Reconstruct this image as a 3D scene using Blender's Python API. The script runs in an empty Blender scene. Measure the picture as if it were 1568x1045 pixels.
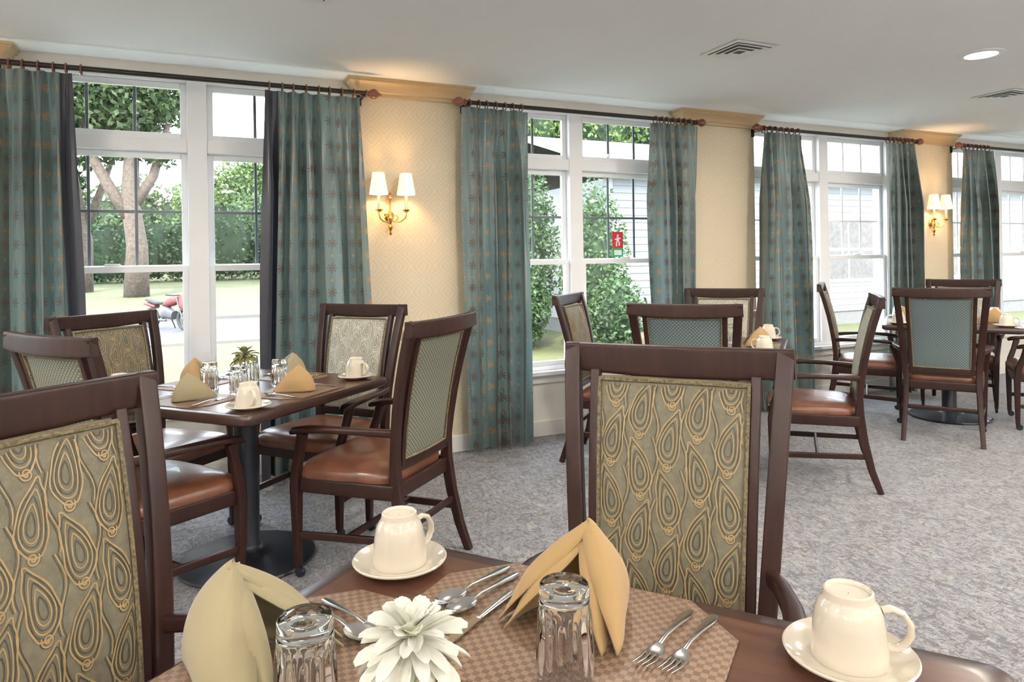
import bpy, math, random
import numpy as np
from mathutils import Vector, Matrix
random.seed(7)
scene = bpy.context.scene
PI = math.pi

# ------------------------------------------------------------------ materials
class G:
    def __init__(self, name):
        self.m = bpy.data.materials.new(name); self.m.use_nodes = True
        self.nt = self.m.node_tree; self.n = self.nt.nodes; self.l = self.nt.links
        self.b = self.n['Principled BSDF']; self.out = self.n['Material Output']
    def set(self, sock, v):
        if isinstance(v, bpy.types.NodeSocket): self.l.new(v, sock)
        else: sock.default_value = v
    def ma(self, op, a, b=None, c=None):
        x = self.n.new('ShaderNodeMath'); x.operation = op
        self.set(x.inputs[0], a)
        if b is not None: self.set(x.inputs[1], b)
        if c is not None: self.set(x.inputs[2], c)
        return x.outputs[0]
    def co(self, kind='Object'):
        return self.n.new('ShaderNodeTexCoord').outputs[kind]
    def sep(self, s):
        x = self.n.new('ShaderNodeSeparateXYZ'); self.l.new(s, x.inputs[0]); return x.outputs
    def mapping(self, s, scale=(1,1,1), rot=(0,0,0), loc=(0,0,0)):
        x = self.n.new('ShaderNodeMapping'); self.l.new(s, x.inputs[0])
        x.inputs['Scale'].default_value = scale; x.inputs['Rotation'].default_value = rot; x.inputs['Location'].default_value = loc
        return x.outputs[0]
    def noise(self, s, scale=5, detail=3, rough=0.5, dist=0.0):
        x = self.n.new('ShaderNodeTexNoise'); self.l.new(s, x.inputs['Vector'])
        x.inputs['Scale'].default_value = scale; x.inputs['Detail'].default_value = detail
        x.inputs['Roughness'].default_value = rough; x.inputs['Distortion'].default_value = dist
        return x.outputs[0]
    def vor(self, s, scale=5, out='Color', feature='F1', rand=1.0):
        x = self.n.new('ShaderNodeTexVoronoi'); self.l.new(s, x.inputs['Vector']); x.feature = feature
        x.inputs['Scale'].default_value = scale; x.inputs['Randomness'].default_value = rand
        return x.outputs[out]
    def ramp(self, f, stops, interp='LINEAR'):
        x = self.n.new('ShaderNodeValToRGB'); self.set(x.inputs[0], f); cr = x.color_ramp; cr.interpolation = interp
        while len(cr.elements) < len(stops): cr.elements.new(0.5)
        for e, (p, c) in zip(cr.elements, stops):
            e.position = p; e.color = (*c, 1)
        return x.outputs[0]
    def mix(self, f, a, b, mode='MIX'):
        x = self.n.new('ShaderNodeMix'); x.data_type = 'RGBA'; x.blend_type = mode
        self.set(x.inputs[0], f)
        for i, v in ((6, a), (7, b)):
            if isinstance(v, tuple): v = (*v, 1) if len(v) == 3 else v
            self.set(x.inputs[i], v)
        return x.outputs[2]
    def bump(self, h, strength=0.3, dist=0.01):
        x = self.n.new('ShaderNodeBump'); self.l.new(h, x.inputs['Height'])
        x.inputs['Strength'].default_value = strength; x.inputs['Distance'].default_value = dist
        self.l.new(x.outputs[0], self.b.inputs['Normal']); return x.outputs[0]
    def P(self, **k):
        for kk, v in k.items():
            s = self.b.inputs[kk.replace('_', ' ')]
            if isinstance(v, tuple) and len(v) == 3: v = (*v, 1)
            self.set(s, v)
        return self
    def translucent(self, col, fac):
        t = self.n.new('ShaderNodeBsdfTranslucent')
        if isinstance(col, tuple): col = (*col, 1)
        self.set(t.inputs['Color'], col)
        mx = self.n.new('ShaderNodeMixShader'); mx.inputs[0].default_value = fac
        self.l.new(self.b.outputs[0], mx.inputs[1]); self.l.new(t.outputs[0], mx.inputs[2])
        self.l.new(mx.outputs[0], self.out.inputs['Surface'])

def simple(name, col, rough=0.5, metal=0.0, coat=0.0, var=0.06, vscale=6, bumps=0.0, bscale=80):
    g = G(name); c = g.co()
    n = g.noise(c, vscale, 3)
    lo = tuple(max(0, x * (1 - var)) for x in col); hi = tuple(min(1, x * (1 + var)) for x in col)
    g.P(Base_Color=g.ramp(n, [(0.3, lo), (0.7, hi)]), Roughness=rough, Metallic=metal, Coat_Weight=coat)
    if bumps: g.bump(g.noise(c, bscale, 3), bumps, 0.002)
    return g.m

def wood(name, c1, c2, rough=0.3, coat=0.3, scale=(3, 40, 40), spec=0.5):
    g = G(name); c = g.co()
    n = g.noise(g.mapping(c, scale), 2.0, 6, 0.6, 0.4)
    g.P(Base_Color=g.ramp(n, [(0.3, c1), (0.7, c2)]), Roughness=rough, Coat_Weight=coat, Coat_Roughness=0.15, Specular_IOR_Level=spec)
    return g.m

M_wood = wood('mahogany_wood', (0.016, 0.0055, 0.0042), (0.034, 0.012, 0.009), 0.36, 0.0, (20, 20, 3), 0.30)
M_table = wood('table_top_wood', (0.068, 0.028, 0.017), (0.105, 0.045, 0.027), 0.30, 0.05, (3, 30, 30), 0.42)
M_edge = wood('table_edge_wood', (0.028, 0.011, 0.008), (0.044, 0.017, 0.011), 0.30, 0.1)
M_leather = simple('brown_leather', (0.150, 0.058, 0.032), 0.32, 0, 0.12, 0.25, 12, 0.25, 140)
M_blackmetal = simple('black_metal', (0.018, 0.021, 0.030), 0.36, 0.3, 0.1)
M_white = simple('white_vinyl', (0.84, 0.86, 0.89), 0.4, var=0.015)
M_backlit_grille = simple('window_grille', (0.10, 0.12, 0.14), 0.5)  # dark tone paints the backlit look into the bars
M_trim = simple('painted_trim', (0.74, 0.73, 0.71), 0.45, var=0.02)
M_crown = simple('crown_paint', (0.50, 0.37, 0.21), 0.4, var=0.03)
M_brass = simple('polished_brass', (0.75, 0.48, 0.16), 0.22, 1.0)
M_steel = simple('cutlery_steel', (0.72, 0.71, 0.70), 0.14, 1.0)
M_ceramic = simple('cream_ceramic', (0.59, 0.535, 0.44), 0.12, 0, 0.5, 0.02)
M_bronze = simple('rod_bronze', (0.03, 0.022, 0.02), 0.35, 0.5)
M_finial = simple('finial_wood', (0.17, 0.05, 0.022), 0.3, 0, 0.3)
M_dark = simple('dark_slot', (0.20, 0.21, 0.22), 0.7)

def ceiling_mat():
    g = G('ceiling_paint'); c = g.co()
    g.P(Base_Color=g.ramp(g.noise(c, 1.2, 2), [(0.3, (0.87, 0.895, 0.915)), (0.7, (0.90, 0.925, 0.945))]), Roughness=0.9)
    g.bump(g.noise(c, 90, 3), 0.05, 0.002); return g.m
M_ceil = ceiling_mat()

def wallpaper():
    g = G('wallpaper'); x, y, z = g.sep(g.co())
    s = 0.17
    k = g.ma('ADD', g.ma('DIVIDE', x, s), g.ma('DIVIDE', y, s))
    w = g.ma('DIVIDE', z, s)
    wob = g.ma('MULTIPLY', g.ma('SINE', g.ma('MULTIPLY', w, 2 * PI)), 0.05)
    a = g.ma('PINGPONG', g.ma('ADD', g.ma('ADD', k, w), wob), 0.5)
    b = g.ma('PINGPONG', g.ma('SUBTRACT', g.ma('SUBTRACT', k, w), wob), 0.5)
    mn = g.ma('PINGPONG', g.ma('MINIMUM', a, b), 0.10)
    ln = g.ramp(mn, [(0.0, (1, 1, 1)), (0.04, (0, 0, 0))])
    n = g.noise(g.co(), 3, 2)
    base = g.mix(n, (0.57, 0.485, 0.345), (0.62, 0.54, 0.395))
    g.P(Base_Color=g.mix(g.ma('MULTIPLY', ln, 0.45), base, (0.74, 0.68, 0.55)), Roughness=0.6)
    g.bump(ln, 0.12, 0.002)
    return g.m
M_paper = wallpaper()
M_wall = simple('wall_paint', (0.72, 0.69, 0.63), 0.7, var=0.02)

def carpet():
    g = G('patterned_carpet'); c = g.co()
    m = g.mapping(c, (1, 2.0, 1), (0, 0, 0.42))
    n1 = g.noise(m, 11, 6, 0.68, 2.0)
    n2 = g.noise(c, 1.3, 2)
    n3 = g.noise(g.mapping(c, (2.0, 1, 1), (0, 0, -0.4), (7, 3, 0)), 15, 4, 0.65, 1.8)
    v = g.vor(c, 110, 'Color'); sx = g.sep(v)[0]
    f = g.ma('ADD', g.ma('ADD', n1, g.ma('MULTIPLY', g.ma('SUBTRACT', sx, 0.5), 0.07)), g.ma('MULTIPLY', g.ma('SUBTRACT', n2, 0.5), 0.08))
    col = g.ramp(f, [(0.36, (0.034, 0.021, 0.018)), (0.42, (0.090, 0.056, 0.045)), (0.455, (0.095, 0.090, 0.098)), (0.49, (0.215, 0.218, 0.235)), (0.53, (0.185, 0.188, 0.205)), (0.56, (0.062, 0.074, 0.108)), (0.62, (0.180, 0.158, 0.140)), (0.70, (0.060, 0.038, 0.032))])
    fl = g.ramp(n3, [(0.545, (0, 0, 0)), (0.565, (1, 1, 1))])
    col = g.mix(g.ma('MULTIPLY', fl, 0.85), col, (0.034, 0.036, 0.054))
    fl2 = g.ramp(n3, [(0.40, (1, 1, 1)), (0.42, (0, 0, 0))])
    col = g.mix(g.ma('MULTIPLY', fl2, 0.75), col, (0.275, 0.265, 0.262))
    g.P(Base_Color=col, Roughness=0.8, Sheen_Weight=0.35)
    g.bump(g.noise(c, 240, 3), 0.5, 0.006)
    return g.m
M_carpet = carpet()

def ground_fabric(name, c1, c2):
    g = G(name); c = g.co(); x, y, z = g.sep(c)
    h1 = g.ma('SINE', g.ma('MULTIPLY', g.ma('ADD', x, z), 1400)); h2 = g.ma('SINE', g.ma('MULTIPLY', g.ma('SUBTRACT', x, z), 1400))
    h = g.ma('ADD', g.ma('MULTIPLY', g.ma('MULTIPLY', h1, h2), 0.35), g.noise(c, 60, 3))
    g.P(Base_Color=g.ramp(h, [(0.2, c1), (0.8, c2)]), Roughness=0.65, Sheen_Weight=0.1)
    g.bump(h, 0.15, 0.001); return g.m
M_pb = ground_fabric('paisley_fabric', (0.098, 0.086, 0.054), (0.185, 0.165, 0.110))
M_pb_l = ground_fabric('paisley_fabric_light', (0.34, 0.33, 0.27), (0.50, 0.48, 0.41))
M_pg = simple('gold_embroidery', (0.33, 0.222, 0.095), 0.5, var=0.18, vscale=40)
M_pd = simple('dark_embroidery', (0.042, 0.045, 0.033), 0.6, var=0.2, vscale=40)
M_pgl = simple('ivory_embroidery', (0.66, 0.62, 0.50), 0.5, var=0.1, vscale=40)
M_pdl = simple('olive_embroidery', (0.15, 0.14, 0.10), 0.6, var=0.2, vscale=40)

def diamond(name, a_, b_, c_):
    g = G(name); x, y, z = g.sep(g.co()); s = 0.018
    X = g.ma('DIVIDE', x, s); Z = g.ma('DIVIDE', z, s)
    a = g.ma('PINGPONG', g.ma('ADD', X, Z), 0.5); b = g.ma('PINGPONG', g.ma('SUBTRACT', X, Z), 0.5)
    r = g.ma('MINIMUM', a, b)
    col = g.ramp(r, [(0.05, a_), (0.18, b_), (0.45, c_)])
    g.P(Base_Color=col, Roughness=0.7); g.bump(r, 0.2, 0.002)
    return g.m
M_diam = diamond('diamond_fabric', (0.055, 0.062, 0.045), (0.165, 0.17, 0.13), (0.26, 0.25, 0.185))
M_diam_t = diamond('teal_diamond_fabric', (0.05, 0.075, 0.080), (0.12, 0.165, 0.170), (0.215, 0.26, 0.25))
M_piping = simple('fabric_piping', (0.13, 0.10, 0.05), 0.6, var=0.7, vscale=150)

def curtain_mat():
    g = G('curtain_fabric'); uv = g.co('UV'); u, v, w = g.sep(uv)
    def flower(offu, offv, su, sv, size, k):
        U = g.ma('ADD', g.ma('DIVIDE', u, su), offu); V = g.ma('ADD', g.ma('DIVIDE', v, sv), offv)
        px = g.ma('MULTIPLY', g.ma('SUBTRACT', g.ma('FRACT', U), 0.5), su)
        py = g.ma('MULTIPLY', g.ma('SUBTRACT', g.ma('FRACT', V), 0.5), sv)
        r = g.ma('SQRT', g.ma('ADD', g.ma('MULTIPLY', px, px), g.ma('MULTIPLY', py, py)))
        th = g.ma('ARCTAN2', py, px)
        lim = g.ma('MULTIPLY', g.ma('ADD', 0.66, g.ma('MULTIPLY', g.ma('COSINE', g.ma('MULTIPLY', th, k)), 0.34)), size)
        return g.ma('LESS_THAN', r, lim), px, py
    f1, px, py = flower(0.0, 0.0, 0.14, 0.15, 0.033, 8)
    f2, px2, py2 = flower(0.5, 0.5, 0.14, 0.15, 0.027, 6)
    f3, a_, b_ = flower(0.0, 0.5, 0.14, 0.15, 0.013, 4)
    vine = g.ma('LESS_THAN', g.ma('ABSOLUTE', g.ma('ADD', px, g.ma('MULTIPLY', g.ma('SINE', g.ma('MULTIPLY', v, 42)), 0.008))), 0.0022)
    vine2 = g.ma('LESS_THAN', g.ma('ABSOLUTE', g.ma('ADD', px2, g.ma('MULTIPLY', g.ma('SINE', g.ma('MULTIPLY', v, 42)), -0.008))), 0.0016)
    n = g.noise(g.mapping(uv, (9, 0.6, 1)), 2, 2)
    base = g.ramp(n, [(0.3, (0.050, 0.086, 0.100)), (0.7, (0.150, 0.200, 0.190))])
    c = g.mix(vine, base, (0.08, 0.07, 0.05)); c = g.mix(vine2, c, (0.19, 0.15, 0.08))
    c = g.mix(f1, c, (0.070, 0.043, 0.030)); c = g.mix(f2, c, (0.29, 0.165, 0.07)); c = g.mix(f3, c, (0.22, 0.15, 0.07))
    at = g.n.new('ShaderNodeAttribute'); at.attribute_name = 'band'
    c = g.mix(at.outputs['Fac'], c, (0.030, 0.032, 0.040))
    g.P(Base_Color=c, Roughness=0.30, Sheen_Weight=0.3)
    tc_ = g.mix(g.ma('SUBTRACT', 1.0, at.outputs['Fac']), (0.02, 0.02, 0.03), g.mix(0.32, c, (0.36, 0.48, 0.42)))
    g.translucent(tc_, 0.20)
    return g.m
M_curt = curtain_mat()

def weave():
    g = G('woven_placemat'); c = g.co()
    ck = g.n.new('ShaderNodeTexChecker'); g.l.new(c, ck.inputs[0]); ck.inputs['Scale'].default_value = 105
    ck.inputs['Color1'].default_value = (0.22, 0.135, 0.080, 1); ck.inputs['Color2'].default_value = (0.100, 0.056, 0.036, 1)
    x, y, z = g.sep(c)
    th = g.ma('MULTIPLY', g.ma('ADD', g.ma('SINE', g.ma('MULTIPLY', x, 2300)), g.ma('SINE', g.ma('MULTIPLY', y, 2300))), 0.25)
    n = g.noise(c, 55, 3)
    g.P(Base_Color=g.mix(g.ma('ADD', g.ma('MULTIPLY', n, 0.35), g.ma('MULTIPLY', th, 0.4)), ck.outputs[0], (0.28, 0.20, 0.14)), Roughness=0.5)
    g.bump(ck.outputs['Fac'], 0.7, 0.003); return g.m
M_mat = weave()

def cloth(name, col, tr=0.12, sh=0.2):
    g = G(name); c = g.co()
    n = g.noise(c, 9, 3)
    lo = tuple(x * 0.85 for x in col)
    g.P(Base_Color=g.mix(n, lo, col), Roughness=0.85, Sheen_Weight=sh)
    g.bump(g.noise(c, 600, 2), 0.15, 0.001)
    g.translucent(col, tr); return g.m
M_nap_o = cloth('olive_napkin_cloth', (0.34, 0.285, 0.165))
M_nap_t = cloth('tan_napkin_cloth', (0.42, 0.27, 0.115))

def glass_mat(name, ior=1.48):
    g = G(name)
    g.P(Base_Color=(1, 1, 1), Roughness=0.0, Transmission_Weight=1.0, IOR=ior); return g.m
M_glass = glass_mat('drinking_glass')
def pane():
    g = G('window_glass')
    t = g.n.new('ShaderNodeBsdfTransparent'); s = g.n.new('ShaderNodeBsdfGlossy'); s.inputs['Roughness'].default_value = 0.02
    mx = g.n.new('ShaderNodeMixShader'); mx.inputs[0].default_value = 0.04
    g.l.new(t.outputs[0], mx.inputs[1]); g.l.new(s.outputs[0], mx.inputs[2]); g.l.new(mx.outputs[0], g.out.inputs['Surface']); return g.m
M_pane = pane()
def emis(name, col, s):
    g = G(name); g.P(Base_Color=(0.9, 0.85, 0.75), Emission_Color=col, Emission_Strength=s); return g.m
M_shade = emis('lamp_shade_fabric', (1.0, 0.76, 0.46), 0.7)
M_lens = emis('downlight_lens', (1.0, 0.95, 0.88), 5.0)
M_petal = cloth('white_petal', (0.80, 0.81, 0.73), 0.2, 0.0); M_petal2 = cloth('olive_petal', (0.20, 0.19, 0.045))
M_stem = simple('green_stem', (0.22, 0.36, 0.08), 0.5)
M_pyel = simple('flower_centre', (0.70, 0.69, 0.36), 0.6)

def leaf_mat(name, c1, c2, c3, sc=1.5):
    g = G(name); c = g.co(); n = g.noise(c, sc, 4, 0.7)
    col = g.ramp(n, [(0.3, c1), (0.5, c2), (0.7, c3)])
    g.P(Base_Color=col, Roughness=0.6); g.translucent(col, 0.35); return g.m
M_leafA = leaf_mat('tree_leaves', (0.020, 0.042, 0.015), (0.050, 0.080, 0.027), (0.092, 0.122, 0.047), 0.8)
M_leafB = leaf_mat('shrub_leaves', (0.022, 0.046, 0.017), (0.048, 0.090, 0.032), (0.080, 0.137, 0.050), 2.0)
M_leafC = leaf_mat('bright_tree_leaves', (0.048, 0.088, 0.024), (0.082, 0.135, 0.032), (0.128, 0.190, 0.048), 1.5)
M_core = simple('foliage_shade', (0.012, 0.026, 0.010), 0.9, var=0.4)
M_bark = simple('tree_bark', (0.068, 0.050, 0.039), 0.9, var=0.4, vscale=9, bumps=0.6, bscale=18)
def grass():
    g = G('lawn_grass'); c = g.co()
    n = g.noise(c, 0.5, 5, 0.7); n2 = g.noise(c, 9, 3)
    g.P(Base_Color=g.mix(g.ma('MULTIPLY', n2, 0.5), g.ramp(n, [(0.35, (0.033, 0.050, 0.011)), (0.6, (0.064, 0.068, 0.019))]), (0.080, 0.070, 0.029)), Roughness=0.9); return g.m
M_grass = grass()
M_road = simple('asphalt', (0.048, 0.045, 0.049), 0.9, var=0.12, vscale=5)
M_curb = simple('concrete_curb', (0.105, 0.10, 0.095), 0.9)
M_siding = simple('white_siding', (0.20, 0.205, 0.212), 0.6, var=0.02)
M_housetrim = simple('house_trim', (0.27, 0.27, 0.275), 0.5)
M_roof = simple('roof_shingle', (0.08, 0.075, 0.072), 0.9, var=0.2, vscale=12)
M_found = simple('foundation', (0.10, 0.098, 0.095), 0.9)

# ------------------------------------------------------------------ mesh builder
class MB:
    def __init__(s): s.v = []; s.f = []; s.m = []; s.sm = []; s.M = Matrix(); s.mats = []
    def mi(s, mat):
        if mat not in s.mats: s.mats.append(mat)
        return s.mats.index(mat)
    def ring(s, pts):
        i = len(s.v); s.v.extend([tuple(s.M @ Vector(p)) for p in pts]); return list(range(i, len(s.v)))
    def face(s, idx, mat, smooth=True):
        s.f.append(tuple(idx)); s.m.append(s.mi(mat)); s.sm.append(smooth)
    def skin(s, a, b, mat, closed=True, smooth=True):
        n = len(a)
        for i in range(n if closed else n - 1):
            j = (i + 1) % n; s.face((a[i], a[j], b[j], b[i]), mat, smooth)
    def box(s, x0, x1, y0, y1, z0, z1, mat):
        a = s.ring([(x0, y0, z0), (x1, y0, z0), (x1, y1, z0), (x0, y1, z0)]); b = s.ring([(x0, y0, z1), (x1, y0, z1), (x1, y1, z1), (x0, y1, z1)])
        s.skin(a, b, mat, True, False); s.face(a[::-1], mat, False); s.face(b, mat, False)
    def sweep(s, pts, secs, mat, ref=(0, 1, 0), p=5, n=16, closed=False):
        pts = [Vector(q) for q in pts]; N = len(pts); ref = Vector(ref); rings = []
        if not isinstance(secs, list): secs = [secs] * N
        for i in range(N):
            if closed: t = pts[(i + 1) % N] - pts[i - 1]
            else: t = pts[min(i + 1, N - 1)] - pts[max(i - 1, 0)]
            t.normalize(); side = t.cross(ref)
            if side.length < 1e-4: side = t.cross(Vector((1, 0.01, 0)))
            side.normalize(); oth = side.cross(t)
            w, d = secs[i]; r = []
            for k in range(n):
                a = 2 * PI * (k + 0.5) / n; ca, sa = math.cos(a), math.sin(a); e = 2.0 / p
                r.append(pts[i] + side * (math.copysign(abs(ca) ** e, ca) * w / 2) + oth * (math.copysign(abs(sa) ** e, sa) * d / 2))
            rings.append(s.ring(r))
        for i in range(N - 1): s.skin(rings[i], rings[i + 1], mat)
        if closed: s.skin(rings[-1], rings[0], mat)
        else: s.face(rings[0][::-1], mat, False); s.face(rings[-1], mat, False)
    def lathe(s, prof, mat, n=32, c=(0, 0, 0), flute=None, close=True, axis='z'):
        rings = []
        for (r, z) in prof:
            q = []
            for k in range(n):
                a = 2 * PI * k / n; rr = r * (1 + (flute(a, z) if flute else 0))
                if axis == 'z': q.append((c[0] + rr * math.cos(a), c[1] + rr * math.sin(a), c[2] + z))
                elif axis == 'x': q.append((c[0] + z, c[1] + rr * math.cos(a), c[2] + rr * math.sin(a)))
                else: q.append((c[0] + rr * math.cos(a), c[1] + z, c[2] + rr * math.sin(a)))
            rings.append(s.ring(q))
        for a, b in zip(rings, rings[1:]): s.skin(a, b, mat)
        if close: s.face(rings[0][::-1], mat); s.face(rings[-1], mat)
        return rings
    def mesh(s, name, sharp=40):
        me = bpy.data.meshes.new(name); me.from_pydata(s.v, [], s.f)
        for m in s.mats: me.materials.append(m)
        me.polygons.foreach_set('material_index', s.m); me.polygons.foreach_set('use_smooth', s.sm)
        import bmesh
        bm = bmesh.new(); bm.from_mesh(me); bmesh.ops.recalc_face_normals(bm, faces=bm.faces); bm.to_mesh(me); bm.free()
        try: me.set_sharp_from_angle(angle=math.radians(sharp))
        except Exception: pass
        me.update(); return me
    def obj(s, name, loc=(0, 0, 0), rot=0, parent=None, bevel=0, sharp=40):
        return place(s.mesh(name, sharp), name, loc, rot, parent, bevel)

def place(me, name, loc=(0, 0, 0), rot=0, parent=None, bevel=0):
    o = bpy.data.objects.new(name, me); scene.collection.objects.link(o)
    o.location = loc; o.rotation_euler = (0, 0, math.radians(rot))
    if parent: o.parent = parent
    if bevel:
        b = o.modifiers.new('bevel', 'BEVEL'); b.width = bevel; b.segments = 2; b.limit_method = 'ANGLE'
    return o
def empty(name, loc=(0, 0, 0), rot=0):
    e = bpy.data.objects.new(name, None); scene.collection.objects.link(e); e.location = loc; e.rotation_euler = (0, 0, math.radians(rot)); e.empty_display_size = 0.1
    return e
def light(name, kind, loc, energy, col, parent=None, size=0.1, rot=(0, 0, 0)):
    d = bpy.data.lights.new(name, kind); d.energy = energy; d.color = col
    if kind == 'AREA': d.shape = 'DISK'; d.size = size
    elif kind == 'POINT': d.shadow_soft_size = size
    o = bpy.data.objects.new(name, d); scene.collection.objects.link(o); o.location = loc; o.rotation_euler = rot
    if parent: o.parent = parent
    return o

# ------------------------------------------------------------------ room shell
H = 2.5; XL, XR, YB = -4.05, 9.7, -3.6
YP, YW = 4.42, 4.52      # pier face, window-wall face
m = MB(); m.box(XL - 0.15, XR + 0.15, YB - 0.15, 4.72, -0.1, 0, M_carpet); m.obj('floor')
m = MB(); m.box(XL - 0.15, XR + 0.15, YB - 0.15, 4.95, H, H + 0.15, M_ceil); m.obj('ceiling')
m = MB(); m.box(XL - 0.15, XL, YB, YW, 0, H, M_wall); m.obj('wall_left')
m = MB(); m.box(XR, XR + 0.15, YB, YW, 0, H, M_wall); m.obj('wall_right')
m = MB(); m.box(XL - 0.15, XR + 0.15, YB - 0.15, YB, 0, H, M_wall); m.obj('wall_back')
for nm, a in (('baseboard_left', (XL, XL + 0.015, YB, YW)), ('baseboard_right', (XR - 0.015, XR, YB, YW)), ('baseboard_back', (XL, XR, YB, YB + 0.015))):
    m = MB(); m.box(*a, 0, 0.11, M_trim); m.obj(nm, bevel=0.004)
bays = [-2.63, -0.01, 2.61, 5.23, 7.85]
piers = [-3.94, -1.32, 1.30, 3.92, 6.54, 9.16]
PW = 0.37
m = MB()
m.box(XL, XR, YW, 4.72, 0, 0.45, M_wall)
m.box(XL, XR, YW, 4.72, 2.44, H, M_wall)
for p in piers:
    m.box(p - 0.41, min(p + 0.41, XR), YW, 4.72, 0.45, 2.44, M_wall)
    m.box(max(p - PW, XL), min(p + PW, XR), YP, YW, 0, H, M_paper)
m.box(9.53, XR, YW, 4.72, 0.45, 2.44, M_wall)
m.obj('wall_window_side')
m = MB()
for b in bays: m.box(b - 0.94, b + 0.94, YW - 0.016, YW, 0, 0.115, M_trim)
for p in piers:
    m.box(p - PW - 0.016, p + PW + 0.016, YP - 0.016, YP, 0, 0.115, M_trim)
    m.box(p - PW - 0.016, p - PW, YP, YW, 0, 0.115, M_trim); m.box(p + PW, p + PW + 0.016, YP, YW, 0, 0.115, M_trim)
m.obj('baseboard_window_side', bevel=0.004)
ti = 1
for p in piers:
    m = MB(); prof = [(0.0, 0.79), (0.012, 0.795), (0.014, 0.815), (0.028, 0.83), (0.030, 0.845), (0.018, 0.855), (0.0, 0.858)]
    rs = [m.ring([(p - PW - o, YW, z), (p - PW - o, YP - o, z), (p + PW + o, YP - o, z), (p + PW + o, YW, z)]) for o, z in prof]
    for a, b in zip(rs, rs[1:]): m.skin(a, b, M_crown, False, False)
    m.obj('trim_%d' % ti); ti += 1
    m = MB(); prof = [(0.0, 2.385), (0.014, 2.388), (0.014, 2.41), (0.022, 2.416), (0.026, 2.44), (0.040, 2.462), (0.056, 2.474), (0.056, 2.484), (0.064, 2.486), (0.064, 2.4995)]
    rs = [m.ring([(p - PW - o, YW, z), (p - PW - o, YP - o, z), (p + PW + o, YP - o, z), (p + PW + o, YW, z)]) for o, z in prof]
    for a, b in zip(rs, rs[1:]): m.skin(a, b, M_crown, False, False)
    m.obj('trim_%d' % ti); ti += 1

# ------------------------------------------------------------------ windows
def window(i, c):
    m = MB(); y0, y1 = 4.53, 4.66
    W = M_white
    m.box(c - 0.90, c - 0.855, y0, y1, 0.482, 2.44, W); m.box(c + 0.855, c + 0.90, y0, y1, 0.482, 2.44, W)
    m.box(c - 0.055, c + 0.055, y0 - 0.006, y1, 0.482, 2.44, W)
    for sx in (-1, 1):
        a, b = (c - 0.855, c - 0.055) if sx < 0 else (c + 0.055, c + 0.855)
        m.box(a, b, y0, y1, 2.405, 2.44, W); m.box(a, b, y0, y1, 1.985, 2.065, W); m.box(a, b, y0, y1, 0.482, 0.51, W)
        for (z0, z1, yo, grid) in ((0.51, 1.305, 0.02, 0), (1.275, 1.985, 0.055, 2), (2.065, 2.405, 0.04, 1)):
            ya, yb = y0 + yo, y0 + yo + 0.032; t = 0.036
            m.box(a, a + t, ya, yb, z0, z1, W); m.box(b - t, b, ya, yb, z0, z1, W)
            m.box(a + t, b - t, ya, yb, z0, z0 + t, W); m.box(a + t, b - t, ya, yb, z1 - t, z1, W)
            ym = (ya + yb) / 2
            g = m.ring([(a + t, ym, z0 + t), (b - t, ym, z0 + t), (b - t, ym, z1 - t), (a + t, ym, z1 - t)]); m.face(g, M_pane, False)
            if grid:
                gm = M_backlit_grille if c < 4 else M_white  # left bays take the bars painted dark as backlit, others stay white
                for k in (1, 2):
                    x = a + t + (b - a - 2 * t) * k / 3; m.box(x - 0.009, x + 0.009, ym + 0.004, ym + 0.016, z0 + t, z1 - t, gm)
                if grid == 2:
                    z = (z0 + z1) / 2; m.box(a + t, b - t, ym + 0.006, ym + 0.014, z - 0.009, z + 0.009, gm)
        m.box((a + b) / 2 - 0.04, (a + b) / 2 + 0.04, y0 + 0.012, y0 + 0.03, 1.306, 1.32, W)
    m.box(c - 0.93, c + 0.93, 4.475, 4.66, 0.45, 0.481, W); m.box(c - 0.92, c + 0.92, 4.505, 4.52, 0.39, 0.449, M_trim)
    m.box(c - 0.935, c - 0.901, 4.50, 4.66, 0.482, 2.44, W); m.box(c + 0.901, c + 0.935, 4.50, 4.66, 0.482, 2.44, W)
    m.obj('window_%d' % i, bevel=0.003)
for i, c in enumerate(bays): window(i + 1, c)

m = MB()
M_red = simple('sticker_red', (0.65, 0.03, 0.04), 0.5); M_green = simple('sticker_green', (0.02, 0.35, 0.12), 0.5)
m.box(-0.05, 0.05, 0, 0.002, -0.03, 0.10, M_red); m.box(-0.05, 0.05, 0, 0.002, -0.10, -0.03, M_green)
m.box(-0.035, 0.035, -0.0005, 0, -0.085, -0.045, M_white)
for a, b, c2, d in ((-0.008, 0.008, 0.06, 0.078), (-0.012, 0.012, 0.02, 0.056), (-0.028, -0.012, 0.035, 0.045), (0.012, 0.028, 0.042, 0.052), (-0.018, -0.006, -0.015, 0.02), (0.006, 0.02, -0.01, 0.02)):
    m.box(a, b, -0.0005, 0, c2, d, M_white)
m.obj('safety_sticker', (3.02, 4.592, 1.42))

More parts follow.
